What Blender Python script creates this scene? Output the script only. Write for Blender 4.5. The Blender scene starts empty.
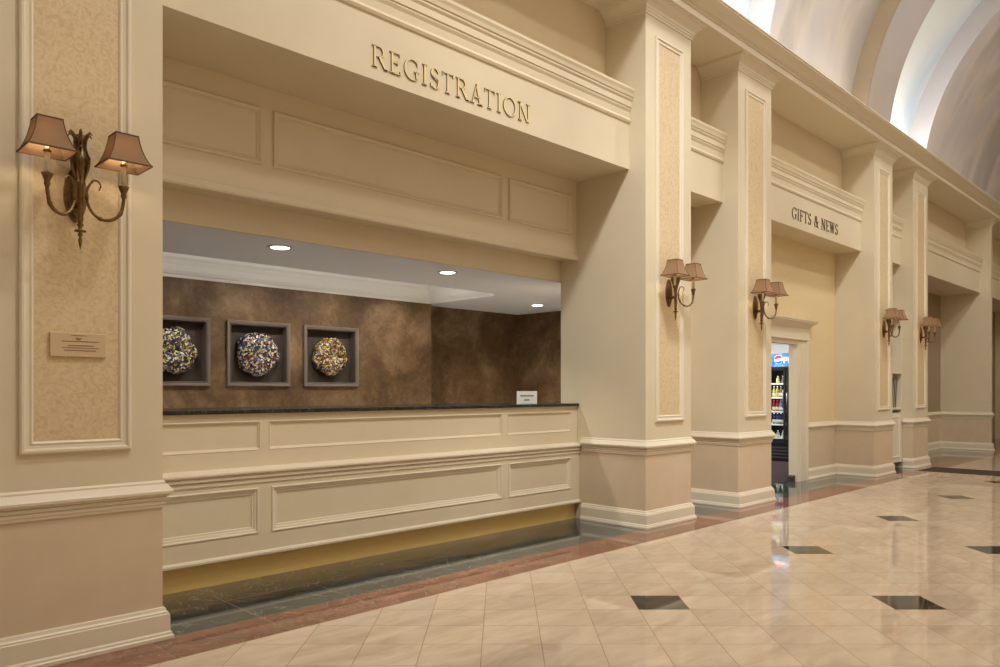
import bpy, bmesh, math, random
from mathutils import Vector, noise

# ---------------------------------------------------------------- camera, world, lights, exposure
# World axes: x runs along the panelled wall, y runs towards it, z is up. The wall faces -y.
SC = bpy.context.scene
COL = SC.collection
R2 = math.sqrt(2.0)

cam_d = bpy.data.cameras.new('camera')
cam = bpy.data.objects.new('camera', cam_d)
COL.objects.link(cam)
cam.location = (0, 0, 1.30)
cam.rotation_euler = (math.radians(90), 0, math.radians(-45))
cam_d.sensor_fit = 'HORIZONTAL'
cam_d.sensor_width = 36.0
cam_d.lens = 36.0 * 756.0 / 1000.0
cam_d.shift_x = -0.001
cam_d.shift_y = 0.057
cam_d.clip_end = 200
SC.camera = cam

SC.view_settings.view_transform = 'Standard'
SC.view_settings.look = 'None'
SC.view_settings.gamma = 1.0
SC.view_settings.use_curve_mapping = False
SC.view_settings.exposure = -0.12

wd = bpy.data.worlds.new('world')
SC.world = wd
wd.use_nodes = True
bgn = wd.node_tree.nodes['Background']
bgn.inputs[0].default_value = (1.0, 0.86, 0.68, 1)
bgn.inputs[1].default_value = 0.15

WARM = (1.0, 0.80, 0.56)
SOFT = (1.0, 0.91, 0.78)
DAY = (1.0, 0.97, 0.94)
WHITE = (1.0, 0.97, 0.94)


def lamp(name, kind, loc, power, color, size=0.3, size_y=None, direction=(0, 0, -1), spot=None, blend=0.5):
    l = bpy.data.lights.new(name, kind)
    l.energy = power
    l.color = color
    if kind == 'AREA':
        l.shape = 'RECTANGLE' if size_y else 'DISK'
        l.size = size
        if size_y:
            l.size_y = size_y
    else:
        l.shadow_soft_size = size
    if kind == 'SPOT':
        l.spot_size = math.radians(spot)
        l.spot_blend = blend
    o = bpy.data.objects.new(name, l)
    o.location = loc
    o.rotation_euler = Vector(direction).to_track_quat('-Z', 'Y').to_euler()
    COL.objects.link(o)
    return o


# downlights in the crown of the vault
for xs, pw, cc in ((-2.0, 22, SOFT), (0.6, 44, SOFT), (3.4, 190, DAY), (6.2, 90, SOFT), (9.4, 115, DAY), (12.4, 90, SOFT), (15.2, 85, SOFT), (18.4, 45, SOFT)):
    lamp('crown_downlight', 'AREA', (xs, 1.0 if cc is DAY else -0.9, 8.5 if cc is DAY else 8.3), pw, cc, 0.7)
# cove lamps along both cornices, lighting the vault
for xs, ln, pw in ((-1.5, 5.0, 12), (3.0, 4.0, 12), (10.4, 2.4, 8), (18.5, 5.0, 3)):
    lamp('cove_lamp', 'AREA', (xs, 4.05, 5.32), pw, WHITE, ln, 0.12, (0, -0.25, 1))
    lamp('cove_lamp', 'AREA', (xs, -3.05, 5.32), pw * 2.0, WHITE, ln, 0.12, (0, 0.25, 1))
for xs in (7.9, 14.1):
    lamp('slot_lamp', 'AREA', (xs, 4.30, 5.32), 36, (1.0, 0.99, 0.97), 2.2, 0.2, (0, -0.1, 1))
    lamp('slot_lamp', 'AREA', (xs, -3.30, 5.32), 36, (1.0, 0.99, 0.97), 2.2, 0.2, (0, 0.1, 1))
# unseen fill spots added in the crown to brighten the sides of the pilasters
for (x, tx, tz, pw) in ((1.7, 6.05, 0.7, 520), (3.4, 7.95, 0.9, 1350), (7.7, 12.05, 1.6, 420), (9.5, 13.85, 1.6, 420), (14.6, 19.0, 1.8, 380)):
    lamp('added_crown_fill', 'SPOT', (x, 1.0, 8.5), pw, (0.94, 0.97, 1.0), 0.45, direction=(tx - x, 3.45, tz - 8.5), spot=30, blend=0.8)
lamp('added_desk_fill', 'SPOT', (3.6, 0.6, 8.5), 420, SOFT, 0.5, direction=(0.2, 4.3, -7.9), spot=36, blend=0.9)  # unseen spot added to brighten the counter front
# cool fill lamp added high behind the camera, no window is built there
lamp('added_end_fill', 'SPOT', (-7.6, 1.0, 7.6), 260, (0.95, 0.97, 1.0), 0.9, direction=(1, 0.12, -0.42), spot=44, blend=0.6)
# office downlights behind the desk and the shop's ceiling light
for x, y, p in ((2.98, 5.44, 90), (4.74, 5.46, 90), (6.50, 5.46, 125), (7.40, 6.72, 90)):  # third one added out of view, without a fitting, to brighten the right-hand walls
    lamp('office_downlight', 'SPOT', (x, y, 2.40), p, SOFT, 0.05, spot=125, blend=0.8)
for x in (2.55, 3.84, 4.72, 5.6):
    lamp('art_light', 'SPOT', (x, 6.55, 2.66), 50, SOFT, 0.04, direction=(0, 0.75, -1), spot=84, blend=0.9)
lamp('tray_cove', 'AREA', (3.3, 6.42, 2.50), 11, WHITE, 5.0, 0.06, (0, 0.5, 1))
lamp('added_tray_fill', 'SPOT', (4.7, 6.75, 2.60), 22, WHITE, 0.05, direction=(1, -0.05, -0.04), spot=60, blend=0.8)  # hidden spot added to brighten the right face of the tray
lamp('shop_ceiling_light', 'AREA', (12.5, 7.25, 2.75), 170, (1.0, 0.98, 0.96), 1.6, 1.0)
lamp('added_jamb_fill', 'AREA', (9.5, 6.1, 2.78), 22, (1.0, 0.93, 0.80), 0.3)  # unseen lamp added to brighten the doorway jamb


# ---------------------------------------------------------------- colour and materials
def lin(c):
    return tuple(((v / 255.0) / 12.92 if v / 255.0 <= 0.04045 else ((v / 255.0 + 0.055) / 1.055) ** 2.4) for v in c) + (1.0,)


class NT:
    def __init__(self, name):
        self.m = bpy.data.materials.new(name)
        self.m.use_nodes = True
        self.t = self.m.node_tree
        self.b = self.t.nodes['Principled BSDF']

    def n(self, typ, **kw):
        nd = self.t.nodes.new(typ)
        for k, v in kw.items():
            setattr(nd, k, v)
        return nd

    def l(self, a, b):
        self.t.links.new(a, b)

    def math(self, op, a, b=None, c=None):
        nd = self.n('ShaderNodeMath', operation=op)
        for i, v in enumerate((a, b, c)):
            if v is None:
                continue
            if isinstance(v, (int, float)):
                nd.inputs[i].default_value = v
            else:
                self.l(v, nd.inputs[i])
        return nd.outputs[0]

    def mix(self, fac, a, b, blend='MIX'):
        nd = self.n('ShaderNodeMix', data_type='RGBA', blend_type=blend)
        for s, v in ((nd.inputs[0], fac), (nd.inputs[6], a), (nd.inputs[7], b)):
            if isinstance(v, (int, float)):
                s.default_value = v
            elif isinstance(v, tuple):
                s.default_value = v
            else:
                self.l(v, s)
        return nd.outputs[2]

    def coord(self):
        return self.n('ShaderNodeTexCoord').outputs['Object']

    def noise(self, vec, scale, detail=4, rough=0.55, dist=0.0):
        nd = self.n('ShaderNodeTexNoise')
        nd.inputs['Scale'].default_value = scale
        nd.inputs['Detail'].default_value = detail
        nd.inputs['Roughness'].default_value = rough
        nd.inputs['Distortion'].default_value = dist
        self.l(vec, nd.inputs['Vector'])
        return nd.outputs['Fac']

    def ramp(self, fac, stops):
        nd = self.n('ShaderNodeValToRGB')
        cr = nd.color_ramp
        while len(cr.elements) < len(stops):
            cr.elements.new(0.5)
        for e, (p, c) in zip(cr.elements, stops):
            e.position = p
            e.color = c
        self.l(fac, nd.inputs[0])
        return nd.outputs[0]

    def bump(self, h, strength=0.2, dist=0.01):
        nd = self.n('ShaderNodeBump')
        nd.inputs['Strength'].default_value = strength
        nd.inputs['Distance'].default_value = dist
        self.l(h, nd.inputs['Height'])
        self.l(nd.outputs[0], self.b.inputs['Normal'])


def plain(name, c, rough=0.5, metal=0.0, spec=0.5, var=0.0, vscale=8.0, emit=None, estr=0.0):
    k = NT(name)
    k.b.inputs['Roughness'].default_value = rough
    k.b.inputs['Metallic'].default_value = metal
    k.b.inputs['Specular IOR Level'].default_value = spec
    base = lin(c)
    if var > 0:
        f = k.noise(k.coord(), vscale)
        d = tuple(v * (1 - var) for v in base[:3]) + (1,)
        u = tuple(min(1, v * (1 + var)) for v in base[:3]) + (1,)
        k.l(k.ramp(f, [(0.3, d), (0.7, u)]), k.b.inputs['Base Color'])
    else:
        k.b.inputs['Base Color'].default_value = base
    if emit:
        k.b.inputs['Emission Color'].default_value = lin(emit)
        k.b.inputs['Emission Strength'].default_value = estr
    return k.m


M = {}
M['paint'] = plain('cream_paint', (222, 209, 180), 0.45, spec=0.3, var=0.02, vscale=3)
M['trim'] = plain('cream_trim_gloss', (228, 217, 193), 0.38, spec=0.4)
M['dado'] = plain('taupe_dado_finish', (214, 194, 165), 0.55, spec=0.3, var=0.03, vscale=5)
M['plaster'] = plain('warm_wall_plaster', (222, 204, 172), 0.6, spec=0.2, var=0.02, vscale=3)
M['vinyl'] = plain('yellow_beige_wallcovering', (228, 208, 165), 0.6, spec=0.2, var=0.025, vscale=14)
M['taupe'] = plain('dark_taupe_finish', (160, 142, 118), 0.6, spec=0.2, var=0.03)  # darker taupe for the far bays and the cabinet back
M['office_ceiling'] = plain('office_ceiling_paint', (228, 229, 231), 0.7, spec=0.2)
M['office_trim'] = plain('office_crown_white', (226, 223, 214), 0.4, spec=0.4)
M['white_wall'] = plain('shop_white_paint', (235, 236, 236), 0.6, spec=0.2)
M['carpet'] = plain('dark_mauve_carpet', (58, 48, 48), 0.95, spec=0.05, var=0.15, vscale=60)
M['black'] = plain('black_cooler_enamel', (14, 14, 17), 0.3)
M['chrome'] = plain('chrome_wire', (150, 152, 156), 0.25, metal=0.9)
M['shelf_white'] = plain('white_shelf_edge', (240, 240, 238), 0.4, emit=(255, 255, 255), estr=0.15)
M['gold'] = plain('gold_leaf_metal', (236, 216, 162), 0.35, metal=0.25)
M['letter_edge'] = plain('dark_letter_edge', (96, 78, 46), 0.5, metal=0.3)
M['dark_bronze_letter'] = plain('dark_bronze_metal', (112, 92, 64), 0.45, metal=0.3)
M['bronze'] = plain('aged_bronze', (124, 100, 66), 0.38, metal=0.8, var=0.35, vscale=45)
M['candle'] = plain('ivory_candle_sleeve', (226, 218, 198), 0.5)
M['shade_trim'] = plain('brown_shade_braid', (104, 76, 54), 0.8)
M['frame'] = plain('pewter_frame', (128, 118, 110), 0.38, metal=0.35, var=0.06, vscale=20)
M['frame_back'] = plain('charcoal_niche_lining', (78, 69, 63), 0.7, spec=0.2, var=0.12, vscale=9)
M['plaque'] = plain('tan_plaque_metal', (210, 184, 148), 0.5)
M['engrave'] = plain('brown_engraving', (140, 108, 74), 0.6)
M['card'] = plain('white_card', (246, 246, 246), 0.5)
M['card_ink'] = plain('grey_card_ink', (140, 142, 150), 0.6)
M['dark_gap'] = plain('dark_brown_recess', (52, 42, 34), 0.7)  # one even dark brown, used on the toe kick
M['mag'] = plain('dark_magazine_cover', (44, 42, 46), 0.4)
M['page'] = plain('paper_edge', (196, 180, 150), 0.7)
M['rubber'] = plain('dark_brown_rubber', (52, 30, 24), 0.6)
M['lens'] = plain('downlight_lens', (255, 250, 240), 0.4, emit=(255, 246, 230), estr=9.0)
M['bulb'] = plain('candle_bulb_glass', (255, 230, 190), 0.3, emit=(255, 205, 140), estr=2.5)
M['white_ring'] = plain('white_downlight_ring', (205, 203, 198), 0.4)
M['header_blue'] = None


def m_damask():
    k = NT('cream_damask_wallpaper')
    co = k.coord()
    f1 = k.noise(co, 13, 2, 0.4, 2.6)
    f3 = k.math('ABSOLUTE', k.math('SUBTRACT', f1, 0.5))
    f2 = k.noise(co, 60, 3)
    s = k.math('ADD', k.math('MULTIPLY', f3, 1.6), k.math('MULTIPLY', f2, 0.55))
    k.l(k.ramp(s, [(0.25, lin((224, 203, 165))), (0.5, lin((212, 189, 149))), (0.8, lin((205, 180, 138)))]), k.b.inputs['Base Color'])
    k.b.inputs['Roughness'].default_value = 0.5
    k.b.inputs['Specular IOR Level'].default_value = 0.3
    return k.m


M['damask'] = m_damask()


def m_leather():
    k = NT('mottled_bronze_wallcovering')
    co = k.coord()
    a = k.noise(co, 1.7, 8, 0.62, 0.6)
    b = k.noise(co, 14.0, 6, 0.65, 1.0)
    s = k.math('ADD', k.math('MULTIPLY', a, 0.7), k.math('MULTIPLY', b, 0.3))
    k.l(k.ramp(s, [(0.34, lin((70, 53, 37))), (0.5, lin((106, 83, 58))), (0.64, lin((140, 114, 85)))]), k.b.inputs['Base Color'])
    k.b.inputs['Roughness'].default_value = 0.45
    k.b.inputs['Specular IOR Level'].default_value = 0.35
    k.bump(b, 0.15, 0.01)
    return k.m


M['leather'] = m_leather()


def m_stone(name, c0, c1, vein, scale, rough, vein_w=0.06, tile=None):
    k = NT(name)
    co = k.coord()
    f = k.noise(co, scale, 8, 0.6, 0.8)
    base = k.ramp(f, [(0.3, lin(c0)), (0.7, lin(c1))])
    v = k.noise(co, scale * 0.8, 5, 0.5, 2.2)
    d = k.math('ABSOLUTE', k.math('SUBTRACT', v, 0.5))
    vm = k.math('LESS_THAN', d, vein_w * 0.12)
    base = k.mix(k.math('MULTIPLY', vm, 0.5), base, lin(vein))
    k.l(base, k.b.inputs['Base Color'])
    k.b.inputs['Roughness'].default_value = rough
    return k.m


M['counter_stone'] = m_stone('black_green_marble', (14, 16, 15), (38, 42, 40), (110, 115, 110), 7, 0.15)


def m_floor():
    """Cream marble tiles laid at 45 degrees to the wall, black tiles every fifth one both ways,
    then a red marble strip and green marble towards the wall."""
    k = NT('inlaid_marble_floor')
    co = k.coord()
    sp = k.n('ShaderNodeSeparateXYZ')
    k.l(co, sp.inputs[0])
    s, d = sp.outputs[0], sp.outputs[1]
    T = 0.305
    # tile axes
    U = k.math('DIVIDE', k.math('SUBTRACT', k.math('DIVIDE', k.math('SUBTRACT', s, d), R2), 0.818 - 10 * 5 * T), T)
    V = k.math('DIVIDE', k.math('SUBTRACT', k.math('DIVIDE', k.math('ADD', s, d), R2), 4.486 - 10 * 5 * T), T)
    iu, iv = k.math('FLOOR', U), k.math('FLOOR', V)
    fu, fv = k.math('FRACT', U), k.math('FRACT', V)

    def grout(f, w):
        e = k.math('MINIMUM', f, k.math('SUBTRACT', 1.0, f))
        return k.math('LESS_THAN', e, w)
    gr = k.math('MAXIMUM', grout(fu, 0.0065), grout(fv, 0.0065))
    blk = k.math('MULTIPLY', k.math('LESS_THAN', k.math('MODULO', iu, 5.0), 0.5), k.math('MULTIPLY', k.math('LESS_THAN', k.math('MODULO', iv, 5.0), 0.5), k.math('LESS_THAN', d, 3.2)))
    cb = k.n('ShaderNodeCombineXYZ')
    k.l(iu, cb.inputs[0]); k.l(iv, cb.inputs[1])
    wn = k.n('ShaderNodeTexWhiteNoise', noise_dimensions='2D')
    k.l(cb.outputs[0], wn.inputs['Vector'])
    # veined cream: each tile shifts the pattern
    ofs = k.n('ShaderNodeVectorMath', operation='SCALE')
    k.l(wn.outputs['Color'], ofs.inputs[0]); ofs.inputs['Scale'].default_value = 20.0
    ad = k.n('ShaderNodeVectorMath', operation='ADD')
    k.l(co, ad.inputs[0]); k.l(ofs.outputs[0], ad.inputs[1])
    mp = k.n('ShaderNodeMapping')
    mp.inputs['Rotation'].default_value = (0, 0, math.radians(40))
    mp.inputs['Scale'].default_value = (1.0, 3.0, 1.0)
    k.l(ad.outputs[0], mp.inputs['Vector'])
    vn = k.noise(mp.outputs[0], 3.2, 7, 0.6, 0.7)
    cream = k.ramp(vn, [(0.28, lin((198, 175, 150))), (0.5, lin((211, 191, 168))), (0.72, lin((221, 204, 184)))])
    tone = k.ramp(wn.outputs['Value'], [(0.0, (0.90, 0.90, 0.89, 1)), (1.0, (1.03, 1.02, 1.0, 1))])
    cream = k.mix(1.0, cream, tone, 'MULTIPLY')
    black = k.ramp(vn, [(0.3, lin((38, 38, 36))), (0.68, lin((58, 57, 54))), (0.72, lin((96, 94, 88)))])
    field = k.mix(blk, cream, black)
    field = k.mix(k.math('MULTIPLY', gr, 0.75), field, lin((138, 112, 84)))

    def slab(c0, c1, vein, length, width, off):
        ia = k.math('DIVIDE', k.math('ADD', s, 40.0), length)
        ib = k.math('DIVIDE', k.math('SUBTRACT', d, off), width)
        g = k.math('MAXIMUM', grout(k.math('FRACT', ia), 0.006), grout(k.math('FRACT', ib), 0.008))
        c2 = k.n('ShaderNodeCombineXYZ')
        k.l(k.math('FLOOR', ia), c2.inputs[0]); k.l(k.math('FLOOR', ib), c2.inputs[1])
        w2 = k.n('ShaderNodeTexWhiteNoise', noise_dimensions='2D')
        k.l(c2.outputs[0], w2.inputs['Vector'])
        o2 = k.n('ShaderNodeVectorMath', operation='SCALE')
        k.l(w2.outputs['Color'], o2.inputs[0]); o2.inputs['Scale'].default_value = 9.0
        a2 = k.n('ShaderNodeVectorMath', operation='ADD')
        k.l(co, a2.inputs[0]); k.l(o2.outputs[0], a2.inputs[1])
        f = k.noise(a2.outputs[0], 4.5, 8, 0.65, 1.0)
        base = k.ramp(f, [(0.3, lin(c0)), (0.7, lin(c1))])
        v = k.noise(a2.outputs[0], 2.6, 6, 0.55, 2.0)
        dd = k.math('ABSOLUTE', k.math('SUBTRACT', v, 0.5))
        vm = k.math('LESS_THAN', dd, 0.006)
        base = k.mix(k.math('MULTIPLY', vm, 0.4), base, lin(vein))
        base = k.mix(1.0, base, k.ramp(w2.outputs['Value'], [(0, (0.85, 0.85, 0.85, 1)), (1, (1.1, 1.1, 1.1, 1))]), 'MULTIPLY')
        return k.mix(k.math('MULTIPLY', g, 0.55), base, lin((150, 128, 104)))
    red = slab((108, 64, 48), (150, 102, 82), (205, 165, 135), 0.61, 0.34, 3.70)
    green = slab((42, 49, 48), (72, 80, 78), (160, 165, 155), 0.61, 0.46, 4.04)
    isred = k.math('MULTIPLY', k.math('GREATER_THAN', d, 3.70), k.math('LESS_THAN', d, 4.04))
    isgreen = k.math('GREATER_THAN', d, 4.04)
    # a dark strip across the hall beside the far pilasters
    cross = k.math('MULTIPLY', k.math('MULTIPLY', k.math('GREATER_THAN', s, 13.42), k.math('LESS_THAN', s, 14.32)), k.math('LESS_THAN', d, 3.9))
    col = k.mix(isred, field, red)
    col = k.mix(isgreen, col, green)
    col = k.mix(cross, col, lin((80, 69, 58)))
    k.l(col, k.b.inputs['Base Color'])
    k.l(k.math('SUBTRACT', 0.5, k.math('MULTIPLY', cross, 0.47)), k.b.inputs['Specular IOR Level'])
    rr = k.noise(co, 1.3, 3)
    k.l(k.math('ADD', k.math('ADD', k.math('MULTIPLY', rr, 0.03), 0.025), k.math('MULTIPLY', cross, 0.8)), k.b.inputs['Roughness'])
    k.b.inputs['IOR'].default_value = 1.62
    return k.m


M['floor'] = m_floor()


def m_brass():
    k = NT('brushed_brass_plate')
    co = k.coord()
    mp = k.n('ShaderNodeMapping')
    mp.inputs['Scale'].default_value = (2, 2, 120)
    k.l(co, mp.inputs['Vector'])
    f = k.noise(mp.outputs[0], 4, 4)
    k.l(k.ramp(f, [(0.3, lin((226, 192, 120))), (0.7, lin((238, 208, 140)))]), k.b.inputs['Base Color'])
    k.b.inputs['Metallic'].default_value = 0.45
    k.b.inputs['Roughness'].default_value = 0.45
    return k.m


M['brass'] = m_brass()


def m_clouds(name, cols, scale=0.5, seed=0.0):
    k = NT(name)
    co = k.coord()
    mp = k.n('ShaderNodeMapping')
    mp.inputs['Location'].default_value = (seed, seed * 0.7, 0)
    mp.inputs['Rotation'].default_value = (0.5, 0.35, 0.2)
    mp.inputs['Scale'].default_value = (1.5, 0.8, 0.6)
    k.l(co, mp.inputs['Vector'])
    f = k.noise(mp.outputs[0], scale, 4, 0.45, 0.4)
    n = len(cols)
    k.l(k.ramp(f, [(0.28 + 0.44 * i / (n - 1), lin(c)) for i, c in enumerate(cols)]), k.b.inputs['Base Color'])
    k.b.inputs['Roughness'].default_value = 0.8
    k.b.inputs['Specular IOR Level'].default_value = 0.15
    return k.m


M['vault'] = m_clouds('painted_cloud_vault', [(174, 168, 162), (192, 184, 176), (210, 200, 190), (198, 192, 192), (208, 200, 192)], 0.7, 3.0)
M['rib'] = m_clouds('painted_arch_rib', [(186, 172, 156), (192, 184, 180), (198, 194, 198)], 0.5, 8.0)
M['slot'] = m_clouds('painted_sky_slot', [(232, 234, 230), (230, 232, 228), (224, 230, 230), (200, 214, 226), (228, 230, 226)], 0.3, 7.0)


def m_shade():
    k = NT('rose_brown_silk_shade')
    b = k.b
    b.inputs['Base Color'].default_value = lin((158, 130, 100))
    b.inputs['Roughness'].default_value = 0.75
    b.inputs['Specular IOR Level'].default_value = 0.2
    tr = k.n('ShaderNodeBsdfTranslucent')
    tr.inputs['Color'].default_value = lin((206, 174, 134))
    mx = k.n('ShaderNodeMixShader')
    mx.inputs[0].default_value = 0.22
    k.l(b.outputs[0], mx.inputs[1]); k.l(tr.outputs[0], mx.inputs[2])
    k.l(mx.outputs[0], k.t.nodes['Material Output'].inputs[0])
    return k.m


M['shade'] = m_shade()


def m_mosaic(name, cols, seed):
    k = NT(name)
    co = k.coord()
    mp = k.n('ShaderNodeMapping')
    mp.inputs['Location'].default_value = (seed, seed, seed)
    k.l(co, mp.inputs['Vector'])
    v = k.n('ShaderNodeTexVoronoi', feature='F1')
    v.inputs['Scale'].default_value = 54.0
    wv = k.n('ShaderNodeTexNoise')
    wv.inputs['Scale'].default_value = 22.0
    k.l(mp.outputs[0], wv.inputs['Vector'])
    sc2 = k.n('ShaderNodeVectorMath', operation='SCALE')
    sc2.inputs['Scale'].default_value = 0.05
    k.l(wv.outputs['Color'], sc2.inputs[0])
    ad2 = k.n('ShaderNodeVectorMath', operation='ADD')
    k.l(mp.outputs[0], ad2.inputs[0]); k.l(sc2.outputs[0], ad2.inputs[1])
    k.l(ad2.outputs[0], v.inputs['Vector'])
    sp = k.n('ShaderNodeSeparateColor')
    k.l(v.outputs['Color'], sp.inputs[0])
    nd = k.n('ShaderNodeValToRGB')
    cr = nd.color_ramp
    cr.interpolation = 'CONSTANT'
    while len(cr.elements) < len(cols):
        cr.elements.new(0.5)
    for i, (e, c) in enumerate(zip(cr.elements, cols)):
        e.position = i / len(cols)
        e.color = lin(c)
    k.l(sp.outputs[0], nd.inputs[0])
    ve = k.n('ShaderNodeTexVoronoi', feature='DISTANCE_TO_EDGE')
    ve.inputs['Scale'].default_value = 54.0
    k.l(ad2.outputs[0], ve.inputs['Vector'])
    edge = k.math('LESS_THAN', ve.outputs['Distance'], 0.07)
    gap = k.math('GREATER_THAN', k.noise(co, 30, 2), 0.58)
    chips = k.mix(0.12, nd.outputs[0], (0.02, 0.018, 0.016, 1))
    chips = k.mix(k.math('MULTIPLY', gap, 0.75), chips, (0.03, 0.026, 0.022, 1))
    chips = k.mix(k.math('MULTIPLY', edge, 0.8), chips, (0.02, 0.018, 0.016, 1))
    k.l(chips, k.b.inputs['Base Color'])
    k.b.inputs['Roughness'].default_value = 0.12
    k.b.inputs['Specular IOR Level'].default_value = 0.7
    h = k.noise(co, 38, 3)
    k.bump(h, 0.7, 0.012)
    return k.m


def m_glass(name):
    k = NT(name)
    k.b.inputs['Base Color'].default_value = (0.9, 0.95, 0.95, 1)
    k.b.inputs['Roughness'].default_value = 0.02
    k.b.inputs['Transmission Weight'].default_value = 1.0
    k.b.inputs['IOR'].default_value = 1.05
    return k.m


M['glass'] = m_glass('cooler_door_glass')


# ---------------------------------------------------------------- mesh building
class MB:
    def __init__(self):
        self.v, self.f = [], []

    def add(self, vs, fs):
        o = len(self.v)
        self.v += [tuple(p) for p in vs]
        self.f += [tuple(i + o for i in f) for f in fs]
        return self

    def box(self, x0, x1, y0, y1, z0, z1):
        vs = [(x, y, z) for z in (z0, z1) for y in (y0, y1) for x in (x0, x1)]
        return self.add(vs, [(0, 1, 3, 2), (4, 6, 7, 5), (0, 4, 5, 1), (2, 3, 7, 6), (0, 2, 6, 4), (1, 5, 7, 3)])

    def prism(self, poly, fn, a, b):
        """poly of (u, v); fn(u, v, w) -> xyz; extruded w from a to b"""
        n = len(poly)
        vs = [fn(u, v, a) for u, v in poly] + [fn(u, v, b) for u, v in poly]
        fs = [tuple(range(n)), tuple(range(2 * n - 1, n - 1, -1))]
        fs += [(i, (i + 1) % n, n + (i + 1) % n, n + i) for i in range(n)]
        return self.add(vs, fs)

    def sweep(self, path, prof, fn, closed=False, side=1):
        """mitred sweep of profile (o, w) along a 2D path; o is offset along the path's right normal"""
        n, m = len(path), len(prof)
        rings = []
        for i in range(n):
            p = Vector(path[i])
            d0 = d1 = None
            if closed or i > 0:
                d0 = (p - Vector(path[i - 1])).normalized()
            if closed or i < n - 1:
                d1 = (Vector(path[(i + 1) % n]) - p).normalized()
            d0 = d0 or d1
            d1 = d1 or d0
            n0 = Vector((d0.y, -d0.x)) * side
            n1 = Vector((d1.y, -d1.x)) * side
            mt = (n0 + n1)
            mt = mt / max(1e-6, mt.dot(n0))
            rings.append([fn(p.x + mt.x * o, p.y + mt.y * o, w) for o, w in prof])
        vs = [q for r in rings for q in r]
        fs = []
        for i in range(n if closed else n - 1):
            j = (i + 1) % n
            for k in range(m):
                l = (k + 1) % m
                fs.append((i * m + k, i * m + l, j * m + l, j * m + k))
        if not closed:
            fs.append(tuple(range(m)))
            fs.append(tuple((n - 1) * m + k for k in reversed(range(m))))
        return self.add(vs, fs)

    def lathe(self, prof, org=(0, 0, 0), n=16, sx=1.0, sy=1.0):
        """profile of (r, z) turned about z"""
        ox, oy, oz = org
        vs, fs = [], []
        m = len(prof)
        for k in range(n):
            a = 2 * math.pi * k / n
            for r, z in prof:
                vs.append((ox + r * sx * math.cos(a), oy + r * sy * math.sin(a), oz + z))
        for k in range(n):
            j = (k + 1) % n
            for i in range(m - 1):
                fs.append((k * m + i, j * m + i, j * m + i + 1, k * m + i + 1))
        fs.append(tuple(k * m for k in reversed(range(n))))
        fs.append(tuple(k * m + m - 1 for k in range(n)))
        return self.add(vs, fs)

    def tube(self, pts, rad, n=8):
        pts = [Vector(p) for p in pts]
        if isinstance(rad, (int, float)):
            rad = [rad] * len(pts)
        vs, fs = [], []
        ref = Vector((0, 0, 1))
        for i, p in enumerate(pts):
            t = (pts[min(i + 1, len(pts) - 1)] - pts[max(i - 1, 0)]).normalized()
            a = t.cross(ref)
            if a.length < 0.2:
                a = t.cross(Vector((0, 1, 0)))
            a.normalize()
            b = t.cross(a).normalized()
            for k in range(n):
                th = 2 * math.pi * k / n
                vs.append(p + (a * math.cos(th) + b * math.sin(th)) * rad[i])
        for i in range(len(pts) - 1):
            for k in range(n):
                j = (k + 1) % n
                fs.append((i * n + k, i * n + j, (i + 1) * n + j, (i + 1) * n + k))
        fs.append(tuple(reversed(range(n))))
        fs.append(tuple((len(pts) - 1) * n + k for k in range(n)))
        return self.add(vs, fs)

    def build(self, name, mat, parent=None, smooth=False, bevel=0.0, origin=None):
        me = bpy.data.meshes.new(name)
        off = Vector(origin) if origin is not None else (Vector(parent.location) if parent is not None and parent.type == 'EMPTY' else Vector((0, 0, 0)))
        if parent is not None and parent.type == 'MESH':
            off = Vector(parent['org'])
        me.from_pydata([tuple(Vector(p) - off) for p in self.v], [], self.f)
        bm = bmesh.new()
        bm.from_mesh(me)
        bmesh.ops.recalc_face_normals(bm, faces=bm.faces)
        bm.to_mesh(me)
        bm.free()
        me.materials.append(mat)
        if smooth:
            for p in me.polygons:
                p.use_smooth = True
        o = bpy.data.objects.new(name, me)
        COL.objects.link(o)
        o['org'] = tuple(off)
        if parent is not None:
            o.parent = parent
        else:
            o.location = off
        if bevel > 0:
            b = o.modifiers.new('bevel', 'BEVEL')
            b.width = bevel
            b.segments = 2
            b.limit_method = 'ANGLE'
        return o


def tag(o, label, cat, group=None):
    o['label'] = label
    o['category'] = cat
    if group:
        o['group'] = group
    return o


def thing(name, loc, label, cat, group=None):
    o = bpy.data.objects.new(name, None)
    o.empty_display_size = 0.1
    COL.objects.link(o)
    o.location = loc
    return tag(o, label, cat, group)


def struct(o):
    o['kind'] = 'structure'
    return o


def copy_tree(root, delta):
    r = root.copy()
    COL.objects.link(r)
    r.location = Vector(root.location) + Vector(delta)
    for ch in root.children:
        c = ch.copy()
        COL.objects.link(c)
        c.parent = r
        for g in ch.children:
            d = g.copy()
            COL.objects.link(d)
            d.parent = c
    return r


PLAN = lambda u, v, w: (u, v, w)                      # path in plan, profile height = z


def ELEV(y):
    return lambda u, v, w: (u, y - w, v)              # path in the wall plane, profile depth towards the room


def rect(x0, x1, z0, z1):
    return [(x0, z0), (x1, z0), (x1, z1), (x0, z1)]


def frame(mb, x0, x1, z0, z1, y, prof):
    """moulded rectangle; profile (inward offset, protrusion)"""
    mb.sweep(rect(x0, x1, z0, z1), [(-o, w) for o, w in prof], ELEV(y), closed=True)


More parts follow.
